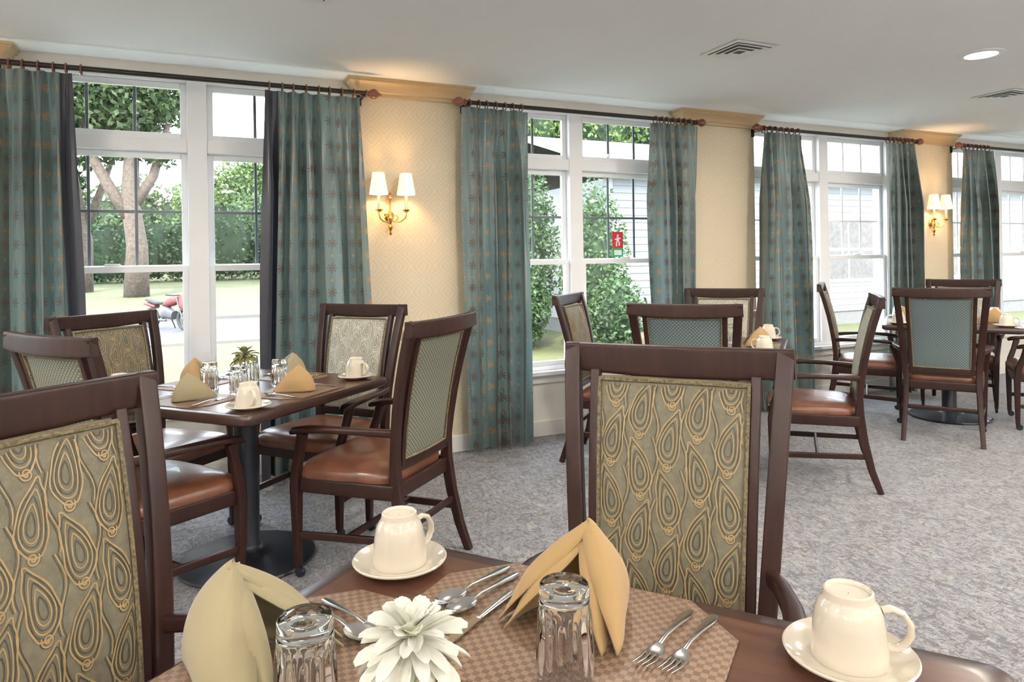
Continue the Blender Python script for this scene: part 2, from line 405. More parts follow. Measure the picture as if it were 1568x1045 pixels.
# ------------------------------------------------------------------ curtains & rods
def rod(c):
    m = MB(); z = 2.375; y = 4.30
    m.sweep([(c - 0.98, y, z), (c + 0.98, y, z)], (0.03, 0.03), M_bronze, ref=(0, 0, 1), p=2)
    for sgn in (-1, 1):
        pr = [(0.012, 0), (0.022, 0.004), (0.022, 0.012), (0.014, 0.018), (0.026, 0.032), (0.033, 0.05), (0.030, 0.066), (0.018, 0.082), (0.008, 0.094), (0.002, 0.105)]
        m.lathe([(r, q * sgn) for r, q in pr], M_finial, 20, (c + sgn * 0.97, y, z), axis='x')
        bx = c + sgn * 0.955
        m.box(bx - 0.012, bx + 0.012, y - 0.02, YP, z - 0.024, z - 0.016, M_bronze); m.box(bx - 0.015, bx + 0.015, YP - 0.008, YP, z - 0.055, z + 0.035, M_bronze)
    for a, b in ((c - 0.98, c - 0.53), (c + (0.36 if abs(c) < 0.1 else 0.55), c + 0.93)):
        nk = 8 if b - a > 0.5 else 7
        for k in range(nk):
            x = a + (b - a) * (k + 0.5) / nk
            pts = [(x + 0.004 * math.sin(k * 2.1), y + 0.028 * math.cos(t), z - 0.008 + 0.028 * math.sin(t)) for t in [2 * PI * q / 16 for q in range(16)]]
            m.sweep(pts, (0.009, 0.009), M_finial, ref=(1, 0, 0), p=2, n=6, closed=True)
    m.obj('curtain_rod', bevel=0)
for c in bays: rod(c)

def curtain(x0, x1, bandside, seed, nf=6.5, bw=0.07):
    r = random.Random(seed); Nu, Nv = 220, 36
    ph = [r.uniform(-0.5, 0.5) for _ in range(8)]
    verts = []; faces = []
    ztop, zbot = 2.338, 0.035
    def pt(s, z):
        t = (ztop - z) / (ztop - zbot)
        hd = min(1, t * 4)
        A = 0.018 + 0.052 * hd
        sway = 0.022 * math.sin(3 * t + ph[0] * 4)
        w = 2 * PI * nf * (s + 0.045 * math.sin(2 * PI * s * 1.3 + ph[1] * 6 + 1.2 * t) + 0.022 * hd * math.sin(2 * PI * s * 3.1 + ph[4] * 9 + 1.6 * t))
        am = 0.72 + 0.36 * math.sin(6 * s + ph[2] * 9 + t * 1.5)
        if am < 0.5: am = 0.5
        x = x0 + (x1 - x0) * s * (1 + 0.04 * t) - (x1 - x0) * 0.02 * t + sway * (s - 0.5) * 2 + 0.016 * math.sin(2 * w + 0.6 + ph[6] * 2) * hd
        sw = math.sin(w); sw = math.copysign(abs(sw) ** 0.7, sw)
        y = 4.265 + 0.01 * (1 - hd) + A * am * (sw + 0.16 * math.sin(2 * w + ph[3] * 4) + 0.28 * math.sin(w * 0.5 + ph[5] * 7 + t) * hd) + 0.004 * math.sin(9 * t + 14 * s + ph[7] * 8) * hd
        return (x, min(y, 4.375 if z > 0.9 else 4.36), z)
    for j in range(Nv + 1):
        z = ztop + (zbot - ztop) * (j / Nv) ** 1.3
        for i in range(Nu + 1): verts.append(pt(i / Nu, z))
    for j in range(Nv):
        for i in range(Nu):
            a = j * (Nu + 1) + i; faces.append((a, a + 1, a + Nu + 2, a + Nu + 1))
    me = bpy.data.meshes.new('curtain'); me.from_pydata(verts, [], faces); me.materials.append(M_curt)
    us = [0.0]
    for i in range(Nu):
        p, q = Vector(pt(i / Nu, 1.2)), Vector(pt((i + 1) / Nu, 1.2)); us.append(us[-1] + (q - p).length)
    uvl = me.uv_layers.new(name='UVMap')
    for poly in me.polygons:
        for li in poly.loop_indices:
            vi = me.loops[li].vertex_index; uvl.data[li].uv = (us[vi % (Nu + 1)] + seed * 0.31, me.vertices[vi].co.z)
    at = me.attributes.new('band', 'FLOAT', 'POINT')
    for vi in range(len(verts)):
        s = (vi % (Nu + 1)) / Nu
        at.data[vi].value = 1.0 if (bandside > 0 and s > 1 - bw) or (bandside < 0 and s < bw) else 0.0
    me.polygons.foreach_set('use_smooth', [True] * len(me.polygons))
    place(me, 'curtain')
sd = 1
for c in bays:
    b1 = abs(c) < 0.1
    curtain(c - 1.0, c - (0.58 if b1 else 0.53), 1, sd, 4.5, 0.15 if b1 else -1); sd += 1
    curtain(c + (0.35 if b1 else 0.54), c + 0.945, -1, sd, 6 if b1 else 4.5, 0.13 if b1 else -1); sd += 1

# ------------------------------------------------------------------ sconces
def sconce(x):
    e = empty('wall_sconce', (x, YP, 1.63))
    m = MB(); B = M_brass
    m.lathe([(0.005, 0), (0.030, -0.002), (0.033, -0.008), (0.026, -0.014), (0.012, -0.018), (0.004, -0.02)], B, 24, (0, 0, -0.02), axis='y')
    m.lathe([(0.002, -0.15), (0.007, -0.143), (0.010, -0.135), (0.005, -0.122), (0.013, -0.108), (0.016, -0.095), (0.007, -0.078), (0.012, -0.06), (0.020, -0.04), (0.020, -0.025), (0.010, -0.005), (0.006, 0.02), (0.006, 0.075), (0.013, 0.09), (0.013, 0.10), (0.006, 0.115), (0.009, 0.125), (0.002, 0.14)], B, 20, (0, -0.035, 0))
    for sx in (-1, 1):
        pts = [(0, -0.035, -0.045), (sx * 0.025, -0.05, -0.062), (sx * 0.055, -0.075, -0.062), (sx * 0.082, -0.095, -0.042), (sx * 0.090, -0.10, -0.015), (sx * 0.09, -0.10, 0.0)]
        m.sweep(pts, (0.009, 0.009), B, ref=(0, 1, 0.3), p=2, n=10)
        pts = [(sx * 0.03, -0.05, -0.062), (sx * 0.045, -0.06, -0.035), (sx * 0.033, -0.055, -0.018), (sx * 0.018, -0.045, -0.025)]
        m.sweep(pts, (0.006, 0.006), B, ref=(0, 1, 0.3), p=2, n=8)
        m.lathe([(0.006, -0.005), (0.022, 0.006), (0.026, 0.014), (0.024, 0.014), (0.012, 0.008), (0.012, 0.03)], B, 20, (sx * 0.09, -0.10, 0))
        m.lathe([(0.009, 0.02), (0.009, 0.13)], M_ceramic, 16, (sx * 0.09, -0.10, 0))
    m.obj('sconce_body', parent=e)
    m = MB()
    for sx in (-1, 1):
        fl = lambda a, z: 0.02 * math.cos(20 * a)
        m.lathe([(0.058, 0.112), (0.0575, 0.12), (0.048, 0.18), (0.038, 0.245), (0.0375, 0.25)], M_shade, 80, (sx * 0.09, -0.10, 0), flute=fl, close=False)
    m.obj('sconce_shades', parent=e)
    for sx in (-1, 1):
        light('sconce_bulb', 'POINT', (sx * 0.09, -0.10, 0.17), 6.5, (1.0, 0.60, 0.25), e, 0.02)
for x in (1.13, 6.56, -1.32): sconce(x)

m = MB(); m.box(-0.036, 0.036, -0.006, 0, -0.058, 0.058, M_white)
for dz in (-0.025, 0.025):
    m.box(-0.012, -0.007, -0.007, -0.006, dz - 0.007, dz + 0.007, M_dark); m.box(0.007, 0.012, -0.007, -0.006, dz - 0.007, dz + 0.007, M_dark)
m.obj('wall_outlet', (1.085, YP, 0.46), bevel=0.002)

# ------------------------------------------------------------------ ceiling fixtures
def vent(x, y):
    m = MB(); s = 0.155
    m.box(-s + 0.01, s - 0.01, -s + 0.01, s - 0.01, -0.004, -0.0005, M_dark)
    for k, (o, dz, wd) in enumerate(((s, 0.006, 0.028), (s * 0.76, 0.011, 0.024), (s * 0.54, 0.015, 0.022), (s * 0.32, 0.019, 0.022))):
        i = o - wd; zi = -dz + (0.006 if k else 0.0)
        a = m.ring([(-o, -o, -dz), (o, -o, -dz), (o, o, -dz), (-o, o, -dz)]); b = m.ring([(-i, -i, zi), (i, -i, zi), (i, i, zi), (-i, i, zi)])
        c = m.ring([(-o, -o, -dz + 0.003), (o, -o, -dz + 0.003), (o, o, -dz + 0.003), (-o, o, -dz + 0.003)])
        m.skin(a, b, M_white, True, False); m.skin(a, c, M_white, True, False)
    m.obj('ceiling_vent', (x, y, H))
vent(2.85, 3.04); vent(5.55, 3.145); vent(0.40, 3.04)
CANC = (1.0, 0.90, 0.78)
def can(x, y, e=20):
    p = empty('recessed_ceiling_light', (x, y, H))
    m = MB(); m.lathe([(0.085, -0.001), (0.088, -0.008), (0.115, -0.008), (0.122, -0.004), (0.123, 0.0)], M_white, 40, close=False)
    m.obj('trim_ring', parent=p)
    m = MB(); m.lathe([(0.087, -0.004), (0.02, -0.005)], M_lens, 40); m.obj('lens', parent=p)
    light('lamp', 'AREA', (0, 0, -0.012), e, CANC, p, 0.16)
for x in (-2.4, 2.3, 4.6, 7.2):
    for y in (-2.6, -0.9): can(x, y, 34)
can(0.4, -2.6, 34); can(0.1, -0.8, 16)
for x in (2.6, 5.0, 7.4): can(x, 1.0, 38)
can(-1.7, 0.9, 34)
for x in (1.55, 4.288, 7.1): can(x, 2.558, 32)
can(-1.5, 2.3, 32)
def fill_uplight(x, y):  # invented out-of-view uplight, added to bounce fill off the ceiling
    e = empty('torchiere_floor_lamp', (x, y, 0))
    m = MB(); m.lathe([(0.14, 0.0), (0.14, 0.012), (0.05, 0.03), (0.014, 0.05), (0.012, 0.9), (0.02, 0.92), (0.012, 0.94), (0.012, 1.66), (0.03, 1.68)], M_bronze, 32)
    m.lathe([(0.03, 1.68), (0.10, 1.70), (0.16, 1.745), (0.19, 1.80), (0.185, 1.80), (0.15, 1.75), (0.09, 1.712), (0.02, 1.70)], M_white, 40, close=False)
    m.obj('lamp_body', parent=e)
    light('lamp', 'AREA', (0, 0, 1.76), 175, (1.0, 0.97, 0.93), e, 0.22, (PI, 0, 0))
for x, y in ((-2.9, -1.9), (-0.6, -2.9), (2.6, -1.8), (5.6, -1.6), (8.6, -1.0), (-3.3, 1.6)): fill_uplight(x, y)

# ------------------------------------------------------------------ dining chair
def lerp(a, b, t): return a + (b - a) * t
def backy(z):
    t = max(0, (z - 0.45) / 0.61); return -0.215 - 0.03 * t - 0.085 * t * t
def postx(z): 
    t = max(0, (z - 0.45) / 0.61); return 0.213 + 0.052 * t
def cush(m, zb, zt, f, b, y0, y1, mat):
    def outline(sc):
        pts = []; n = 40
        for k in range(n):
            a = 2 * PI * k / n; ca, sa = math.cos(a), math.sin(a); e = 2 / 7
            u = math.copysign(abs(ca) ** e, ca); v = math.copysign(abs(sa) ** e, sa)
            w = lerp(b, f, (v + 1) / 2); yy = lerp(y0, y1, (v + 1) / 2)
            if v > 0.9: yy += 0.018 * (1 - u * u)
            cy = (y0 + y1) / 2
            pts.append((u * w * sc, cy + (yy - cy) * sc))
        return pts
    rs = []; h = zt - zb
    for sc, q in ((0.97, 0), (1.0, 0.10), (1.008, 0.30), (1.0, 0.50), (0.97, 0.64), (0.90, 0.77), (0.75, 0.90), (0.5, 0.97), (0.2, 1.0)):
        rs.append(m.ring([(x, y, zb + h * q) for x, y in outline(sc)]))
    for a, c2 in zip(rs, rs[1:]): m.skin(a, c2, mat)
    m.face(rs[0][::-1], mat); m.face(rs[-1], mat)

def paisley_motifs():
    out = []
    cw, ch = 0.070, 0.126; K = 0.85
    def drop(cx, cz, sx, sc, n=44):
        pts = []
        for k in range(n + 1):
            th = 2 * PI * k / n
            bl = math.sin(th) * abs(math.sin(th / 2)) ** 0.7
            x = 0.0345 * sc * bl * 1.15
            z = 0.070 * (sc ** 0.9) * math.cos(th) - 0.014 * (1 - sc)
            q = (z + 0.070) / 0.140
            x += 0.022 * q ** 3 * (1 if sc > 0.6 else 0.8) - 0.004 * math.sin(q * 5)
            if sc > 0.97: x += 0.0016 * math.sin(th * 7)
            pts.append((cx + sx * x * K, cz + z * K))
        return pts
    def spiral(cx, cz, sx, r0, turns=1.5, n=24):
        return [(cx + sx * r0 * (1 - 0.75 * k / n) * math.cos(turns * 2 * PI * k / n + 2.6), cz + r0 * (1 - 0.75 * k / n) * math.sin(turns * 2 * PI * k / n + 2.6)) for k in range(n + 1)]
    for col in range(-3, 4):
        for row in range(-3, 4):
            cx = col * cw; cz = row * ch + (ch * 0.5 if col % 2 else 0)
            sx = 1 if (row % 2 == 0) else -1
            for sc, kind, wd in ((1.0, 0, 0.0030), (0.88, 1, 0.0024), (0.74, 0, 0.0023), (0.60, 1, 0.0022), (0.45, 0, 0.0023), (0.27, 1, 0.0026)):
                out.append((drop(cx, cz, sx, sc), kind, wd))
            out.append((spiral(cx + sx * 0.005, cz + 0.067, sx, 0.0115), 0, 0.0027))
            out.append((spiral(cx + sx * 0.005, cz + 0.067, sx, 0.0140), 1, 0.0017))
            for o, kd, wd in ((0.0, 0, 0.0023), (0.0043, 1, 0.0019), (-0.0043, 1, 0.0019)):
                out.append(([(cx - cw * 0.5 + o + sx * 0.0085 * math.sin(2 * PI * k / 20 + 0.6), cz - ch / 2 + ch * k / 20) for k in range(21)], kd, wd))
    return out
MOT = paisley_motifs()

def chair_mesh(outm, inm, pout=None, pin=None):
    m = MB(); W = M_wood
    for s in (-1, 1):
        pts = [(s * 0.232, -0.315, 0.0), (s * 0.226, -0.272, 0.12), (s * 0.218, -0.238, 0.27), (s * 0.213, -0.217, 0.42)]
        sec = [(0.030, 0.032), (0.032, 0.038), (0.034, 0.044), (0.036, 0.048)]
        for z in (0.52, 0.62, 0.72, 0.82, 0.92, 1.0, 1.045, 1.068):
            pts.append((s * postx(z), backy(z), z)); sec.append((0.042, 0.032))
        m.sweep(pts, sec, W, ref=(0, 1, 0), p=8, n=20)
        pts = [(s * 0.258, 0.235, 0.045), (s * 0.260, 0.236, 0.2), (s * 0.262, 0.236, 0.38), (s * 0.268, 0.225, 0.46), (s * 0.279, 0.198, 0.54), (s * 0.286, 0.178, 0.612)]
        m.sweep(pts, [(0.028, 0.028), (0.034, 0.034), (0.042, 0.042), (0.034, 0.038), (0.030, 0.036), (0.032, 0.042)], W, ref=(0, 1, 0), p=8, n=20)
        m.lathe([(0.012, 0.0), (0.013, 0.02), (0.009, 0.022)], M_blackmetal, 12, (s * 0.258, 0.235, 0.03))
        m.lathe([(0.010, -0.010), (0.020, -0.010), (0.022, -0.006), (0.022, 0.006), (0.020, 0.010), (0.010, 0.010)], M_blackmetal, 16, (s * 0.258, 0.225, 0.022), axis='x')
        pts = [(s * 0.232, -0.222, 0.625), (s * 0.256, -0.16, 0.630), (s * 0.280, -0.06, 0.634), (s * 0.292, 0.06, 0.634), (s * 0.290, 0.15, 0.628), (s * 0.284, 0.215, 0.616), (s * 0.281, 0.238, 0.606)]
        m.sweep(pts, [(0.030, 0.034), (0.034, 0.030), (0.042, 0.026), (0.050, 0.026), (0.052, 0.028), (0.048, 0.030), (0.030, 0.018)], W, ref=(0, 0, 1), p=4)
        m.sweep([(s * 0.222, -0.215, 0.385), (s * 0.252, 0.23, 0.385)], (0.026, 0.06), W, ref=(0, 0, 1), p=8, n=20)
        m.sweep([(s * 0.225, -0.255, 0.195), (s * 0.259, 0.236, 0.175)], (0.018, 0.030), W, ref=(0, 0, 1), p=8, n=20)
        pts = []; sec = []
        for z in (0.49, 0.62, 0.75, 0.88, 1.01):
            t = (z - 0.45) / 0.61; pts.append((s * (0.181 + 0.020 * t), backy(z) - 0.004, z)); sec.append((0.024, 0.030))
        m.sweep(pts, sec, W, ref=(0, 1, 0), p=8, n=20)
    m.sweep([(-0.245, 0.0, 0.185), (0.245, 0.0, 0.185)], (0.028, 0.018), W, ref=(0, 1, 0))
    m.sweep([(-0.225, -0.245, 0.23), (0.225, -0.245, 0.23)], (0.028, 0.018), W, ref=(0, 1, 0))
    m.sweep([(-0.25, 0.236, 0.385), (0, 0.246, 0.385), (0.25, 0.236, 0.385)], (0.06, 0.026), W, ref=(0, 1, 0), p=8, n=20)
    m.sweep([(-0.22, -0.215, 0.385), (0.22, -0.215, 0.385)], (0.06, 0.028), W, ref=(0, 1, 0), p=8, n=20)
    pts = []; sec = []
    for k in range(13):
        x = -0.286 + 0.572 * k / 12; q = (x / 0.286) ** 2
        pts.append((x, backy(1.04) - 0.004 - 0.016 * (1 - q), 1.034 + 0.008 * q)); sec.append((0.072 - 0.010 * q, 0.032))
    m.sweep(pts, sec, W, ref=(0, 1, 0), p=10, n=24)
    pts = [(x, backy(0.49) - 0.006 * (1 - (x / 0.22) ** 2), 0.487) for x in (-0.22, -0.11, 0, 0.11, 0.22)]
    m.sweep(pts, (0.040, 0.028), W, ref=(0, 1, 0), p=8, n=20)
    Z0, Z1, N = 0.507, 0.999, 14
    def P(u, v, off):
        z = lerp(Z0, Z1, (v + 1) / 2); t = (z - 0.45) / 0.61; hw = 0.170 + 0.020 * t
        return (u * hw, backy(z) - 0.010 * (1 - u * u) + off, z)
    def bulge(u, v, side): return side * (0.010 + (0.024 if side > 0 else 0.010) * (1 - abs(u) ** 5) * (1 - abs(v) ** 5))
    for side, base, pal in ((1, inm, pin), (-1, outm, pout)):
        grid = []
        for j in range(N + 1):
            v = -1 + 2 * j / N
            grid.append(m.ring([P(-1 + 2 * i / N, v, bulge(-1 + 2 * i / N, v, side)) for i in range(N + 1)]))
        for j in range(N): m.skin(grid[j], grid[j + 1], base, False)
        cor = []
        for q in range(16): cor.append((-1 + q / 8, -1))
        for q in range(16): cor.append((1, -1 + q / 8))
        for q in range(16): cor.append((1 - q / 8, 1))
        for q in range(16): cor.append((-1, 1 - q / 8))
        m.sweep([P(u * 0.975, v * 0.98, side * 0.0155) for u, v in cor], (0.010, 0.010), M_piping, ref=(0, 1, 0), p=2, n=8, closed=True)
        if pal:
            for pts, kind, wd in MOT:
                def flush(run):
                    if len(run) > 2:
                        L = []; Rr = []
                        for i, (x, z) in enumerate(run):
                            a = run[max(0, i - 1)]; b = run[min(len(run) - 1, i + 1)]; dx, dz = b[0] - a[0], b[1] - a[1]; l = math.hypot(dx, dz) or 1
                            nx, nz = -dz / l * wd / 2, dx / l * wd / 2
                            for arr, sg in ((L, 1), (Rr, -1)):
                                X, Zz = x + sg * nx, z + sg * nz
                                v = (Zz + 0.753 - Z0) / (Z1 - Z0) * 2 - 1; t = (Zz + 0.753 - 0.45) / 0.61; u = X / (0.170 + 0.020 * t)
                                arr.append(P(u, v, bulge(max(-1, min(1, u)), max(-1, min(1, v)), side) + side * (0.0011 if kind == 0 else 0.0007)))
                        m.skin(m.ring(L), m.ring(Rr), pal[kind], False)
                run = []
                for (x, z) in pts:
                    v = (z + 0.753 - Z0) / (Z1 - Z0) * 2 - 1; t = (z + 0.753 - 0.45) / 0.61; u = x / (0.170 + 0.020 * t)
                    if abs(u) < 0.93 and abs(v) < 0.95: run.append((x, z))
                    else: flush(run); run = []
                flush(run)
    cush(m, 0.402, 0.487, 0.268, 0.225, -0.20, 0.255, M_leather)
    return m.mesh('dining_chair')
GD = (M_pg, M_pd); LT = (M_pgl, M_pdl)
ME_A = chair_mesh(M_pb, M_pb, GD, GD)
ME_B = chair_mesh(M_diam, M_pb_l, None, LT)
ME_C = chair_mesh(M_diam, M_pb, None, GD)
ME_D = chair_mesh(M_diam_t, M_pb_l, None, LT)
def chair(x, y, ang, me=None, sc=None):
    o = place(me or ME_B, 'dining_chair', (x, y, 0), ang - 90)
    if sc: o.scale = sc
chair(0.765, 1.080, 221.8, ME_A, (0.91, 0.91, 1.025))
chair(-0.114, 1.140, -52.5, ME_A, (0.91, 0.91, 1.02))
chair(0.70, 2.97, 133); chair(-0.215, 3.00, 35, ME_B); chair(-0.22, 3.70, -48, ME_C); chair(0.58, 3.63, 222)
chair(3.30, 2.94, 133); chair(2.45, 2.99, 42, ME_D); chair(2.48, 3.80, -48, ME_C); chair(3.30, 3.76, 222, ME_D)
chair(4.85, 3.20, 33, ME_D); chair(4.96, 3.90, -52, ME_C); chair(5.95, 3.76, 208, ME_D); chair(5.78, 2.98, 125)

# ------------------------------------------------------------------ tables
def table(x, y, rot, size):
    m = MB(); h = size / 2; zt = 0.76
    def ol(s, z, r=0.03):
        pts = []
        for cx, cy, a0 in ((1, 1, 0), (-1, 1, 90), (-1, -1, 180), (1, -1, 270)):
            for k in range(7):
                a = math.radians(a0 + 15 * k); pts.append((cx * (s - r) + r * math.cos(a), cy * (s - r) + r * math.sin(a), z))
        return pts
    r1 = m.ring(ol(h - 0.012, zt - 0.042)); r2 = m.ring(ol(h - 0.002, zt - 0.034)); r3 = m.ring(ol(h, zt - 0.022)); r4 = m.ring(ol(h, zt - 0.012)); r5 = m.ring(ol(h - 0.003, zt - 0.003)); r6 = m.ring(ol(h - 0.008, zt)); r7 = m.ring(ol(h - 0.035, zt))
    m.face(r1[::-1], M_edge, False)
    for a, b in ((r1, r2), (r2, r3), (r3, r4), (r4, r5), (r5, r6), (r6, r7)): m.skin(a, b, M_edge, True, True)
    m.face(r7, M_table, False)
    K = M_blackmetal
    m.lathe([(0.285, 0.001), (0.290, 0.008), (0.286, 0.016), (0.25, 0.022), (0.12, 0.036), (0.075, 0.045), (0.058, 0.06), (0.052, 0.075), (0.052, 0.66), (0.07, 0.67), (0.07, 0.70)], K, 48)
    for a in (0, 90, 180, 270):
        A = math.radians(a + 45); d = Vector((math.cos(A), math.sin(A), 0)); p = d * 0.05
        m.sweep([(p.x, p.y, 0.68), (d.x * 0.30, d.y * 0.30, 0.706)], [(0.04, 0.05), (0.04, 0.022)], K, ref=(0, 0, 1))
    m.obj('dining_table', (x, y, 0), rot)
A0 = -51.9
table(0.250, 0.630, A0, 1.008)
table(0.17, 3.24, 42, 0.9); table(2.88, 3.38, 42, 0.9); table(5.42, 3.52, 35, 0.9)

# ------------------------------------------------------------------ tableware
def me_cup():
    m = MB()
    m.lathe([(0.083, 0.017), (0.081, 0.019), (0.070, 0.013), (0.050, 0.0085), (0.030, 0.0075), (0.002, 0.0075)], M_ceramic, 56, close=False)
    m.lathe([(0.083, 0.017), (0.082, 0.0145), (0.068, 0.0085), (0.050, 0.003), (0.046, 0.0005), (0.040, 0.0005), (0.002, 0.002)], M_ceramic, 56, close=False)
    m.M = Matrix.Translation((0, 0, 0.0085))
    pr = [(0.044, 0.002), (0.0475, 0.0), (0.0482, 0.003), (0.0474, 0.012), (0.0458, 0.030), (0.0438, 0.048), (0.0410, 0.062), (0.0362, 0.0735), (0.0325, 0.0775), (0.0318, 0.0815), (0.0308, 0.0885), (0.0285, 0.090), (0.0265, 0.088), (0.0258, 0.084), (0.012, 0.0835), (0.001, 0.0835)]
    m.lathe(pr, M_ceramic, 48, close=False)
    m.lathe([(0.044, 0.002), (0.043, 0.02), (0.038, 0.055), (0.028, 0.068), (0.001, 0.07)], M_ceramic, 48, close=False)
    pts = [(0.0405, 0, 0.064), (0.052, 0, 0.067), (0.066, 0, 0.062), (0.075, 0, 0.048), (0.076, 0, 0.034), (0.069, 0, 0.022), (0.057, 0, 0.015), (0.045, 0, 0.016)]
    m.sweep(pts, [(0.009, 0.014)] * 8, M_ceramic, ref=(0, 1, 0), p=2, n=12)
    return m.mesh('coffee_cup_and_saucer')
ME_CUP = me_cup()
def me_glass():
    m = MB()
    def fl(a, z): 
        k = max(0, min(1, (z - 0.004) / 0.02)) * max(0, min(1, (0.090 - z) / 0.015))
        return 0.10 * k * (abs(math.cos(8 * a)) - 0.5)
    pr = [(0.0365, 0.0015)] + [(lerp(0.0370, 0.0325, q / 14), 0.003 + 0.108 * q / 14) for q in range(15)] + [(0.0325, 0.116), (0.0300, 0.1195), (0.020, 0.119), (0.002, 0.118)]
    n = 128
    o = m.lathe(pr, M_glass, n, flute=fl, close=False)
    i = m.lathe([(0.0352, 0.0015), (0.0345, 0.004), (0.031, 0.05), (0.0275, 0.094), (0.024, 0.100), (0.002, 0.101)], M_glass, n, close=False)
    m.skin(o[0], i[0], M_glass); m.face(o[-1], M_glass); m.face(i[-1], M_glass)
    return m.mesh('drinking_glass', 60)
ME_GL = me_glass()
def me_napkin(mat, seed):
    r = random.Random(seed); m = MB()
    ax = r.uniform(-0.008, 0.008)
    def sheet(hgt, yo, wf, mat):
        Ns, Nt = 36, 20; rows = []
        for j in range(Nt + 1):
            t = j / Nt; row = []
            for i in range(Ns + 1):
                s = -1 + 2 * i / Ns; ang = abs(s)
                bx = 0.082 * wf * math.copysign(ang ** 0.85, s) * (1.0 + 0.22 * math.sin(PI * ang))
                by = 0.085 - 0.175 * ang ** 1.5 + yo
                z = hgt * (1 - t ** 1.25)
                bulge = 1 + 0.36 * math.sin(PI * t ** 0.9)
                x = ax * (1 - t) + bx * t ** 0.85 * bulge; y = by * t ** 0.9 * bulge + 0.004 * (1 - t)
                if ang > 0.80:
                    q = (ang - 0.80) / 0.20; x -= math.copysign(0.032 * q * q, s) * math.sin(PI * min(1, t * 0.9 + 0.1)); y += 0.020 * q * q * math.sin(PI * t)
                x += 0.0040 * math.sin(8 * s + 4 * t + seed) * t; y += 0.0035 * math.cos(7 * s + 5 * t) * t
                row.append((x, y, max(0.003, z * (1 - 0.06 * ang) + 0.003)))
            rows.append(m.ring(row))
        for j in range(Nt): m.skin(rows[j], rows[j + 1], mat, False)
    sheet(0.125, 0, 1.0, mat)
    sheet(0.118, -0.010, 0.82, mat)
    return m.mesh('folded_napkin', 80)
ME_NO = me_napkin(M_nap_o, 1); ME_NT = me_napkin(M_nap_t, 2)
def napkin(x, y, opening, me, s=1.0, z=0.765):
    o = place(me, 'folded_napkin', (x, y, z), opening - 270); o.scale = (s, s, s)
    so = o.modifiers.new('thick', 'SOLIDIFY'); so.thickness = 0.0022; so.offset = -1
    return o
def me_mat():
    m = MB(); a, b, c = 0.24, 0.165, 0.085
    pts = [(a, -b + c), (a, b - c), (a - c, b), (-a + c, b), (-a, b - c), (-a, -b + c), (-a + c, -b), (a - c, -b)]
    r0 = m.ring([(x, y, 0.0006) for x, y in pts]); r1 = m.ring([(x, y, 0.003) for x, y in pts]); r2 = m.ring([(x * 0.985, y * 0.98, 0.0042) for x, y in pts])
    m.skin(r0, r1, M_mat, True, False); m.skin(r1, r2, M_mat, True, False); m.face(r0[::-1], M_mat, False); m.face(r2, M_mat, False)
    return m.mesh('placemat')
ME_MAT = me_mat()
def me_cut(kind):
    m = MB(); S = M_steel
    if kind == 'knife':
        m.sweep([(0, 0, 0.004), (0.03, 0, 0.005), (0.09, 0, 0.004)], [(0.014, 0.006), (0.013, 0.006), (0.009, 0.005)], S, ref=(0, 0, 1), p=2.5, n=12)
        a = m.ring([(0.085, -0.005, 0.0035), (0.10, -0.009, 0.003), (0.16, -0.009, 0.003), (0.185, 0.0, 0.003), (0.188, 0.006, 0.003), (0.085, 0.006, 0.0035)])
        b = m.ring([(0.085, -0.005, 0.0055), (0.10, -0.009, 0.0040), (0.16, -0.009, 0.0040), (0.185, 0.0, 0.0045), (0.188, 0.006, 0.005), (0.085, 0.006, 0.0055)])
        m.skin(a, b, S, True, False); m.face(a[::-1], S, False); m.face(b, S, False)
    else:
        m.sweep([(0, 0, 0.003), (0.02, 0, 0.004), (0.06, 0, 0.0065), (0.095, 0, 0.008), (0.115, 0, 0.006)], [(0.010, 0.002), (0.017, 0.003), (0.010, 0.003), (0.006, 0.003), (0.007, 0.003)], S, ref=(0, 0, 1), p=2.5, n=12)
        if kind == 'spoon':
            rs = []
            for k in range(8):
                q = 1 - k / 7.5; rs.append(m.ring([(0.142 + 0.030 * q * math.cos(a) * (1 + 0.06 * math.cos(a)), 0.019 * q * math.sin(a), 0.0015 + 0.007 * q * q) for a in [2 * PI * t / 28 for t in range(28)]]))
            for a, b in zip(rs, rs[1:]): m.skin(a, b, S)
            m.face(rs[-1], S)
        else:
            m.sweep([(0.112, 0, 0.006), (0.122, 0, 0.003), (0.135, 0, 0.002), (0.142, 0, 0.003)], [(0.007, 0.003), (0.020, 0.002), (0.026, 0.002), (0.026, 0.002)], S, ref=(0, 0, 1), p=3, n=12)
            for k in range(4):
                yy = (k - 1.5) * 0.0070; m.sweep([(0.138, yy, 0.003), (0.155, yy, 0.004), (0.180, yy * 0.92, 0.009)], [(0.0042, 0.002), (0.0038, 0.002), (0.0018, 0.0012)], S, ref=(0, 0, 1), p=3, n=8)
    return m.mesh(kind)
ME_K, ME_S, ME_F = me_cut('knife'), me_cut('spoon'), me_cut('fork')
def cut(me, name, hx, hy, tx, ty, z=0.7645):
    return place(me, name, (hx, hy, z), math.degrees(math.atan2(ty - hy, tx - hx)))

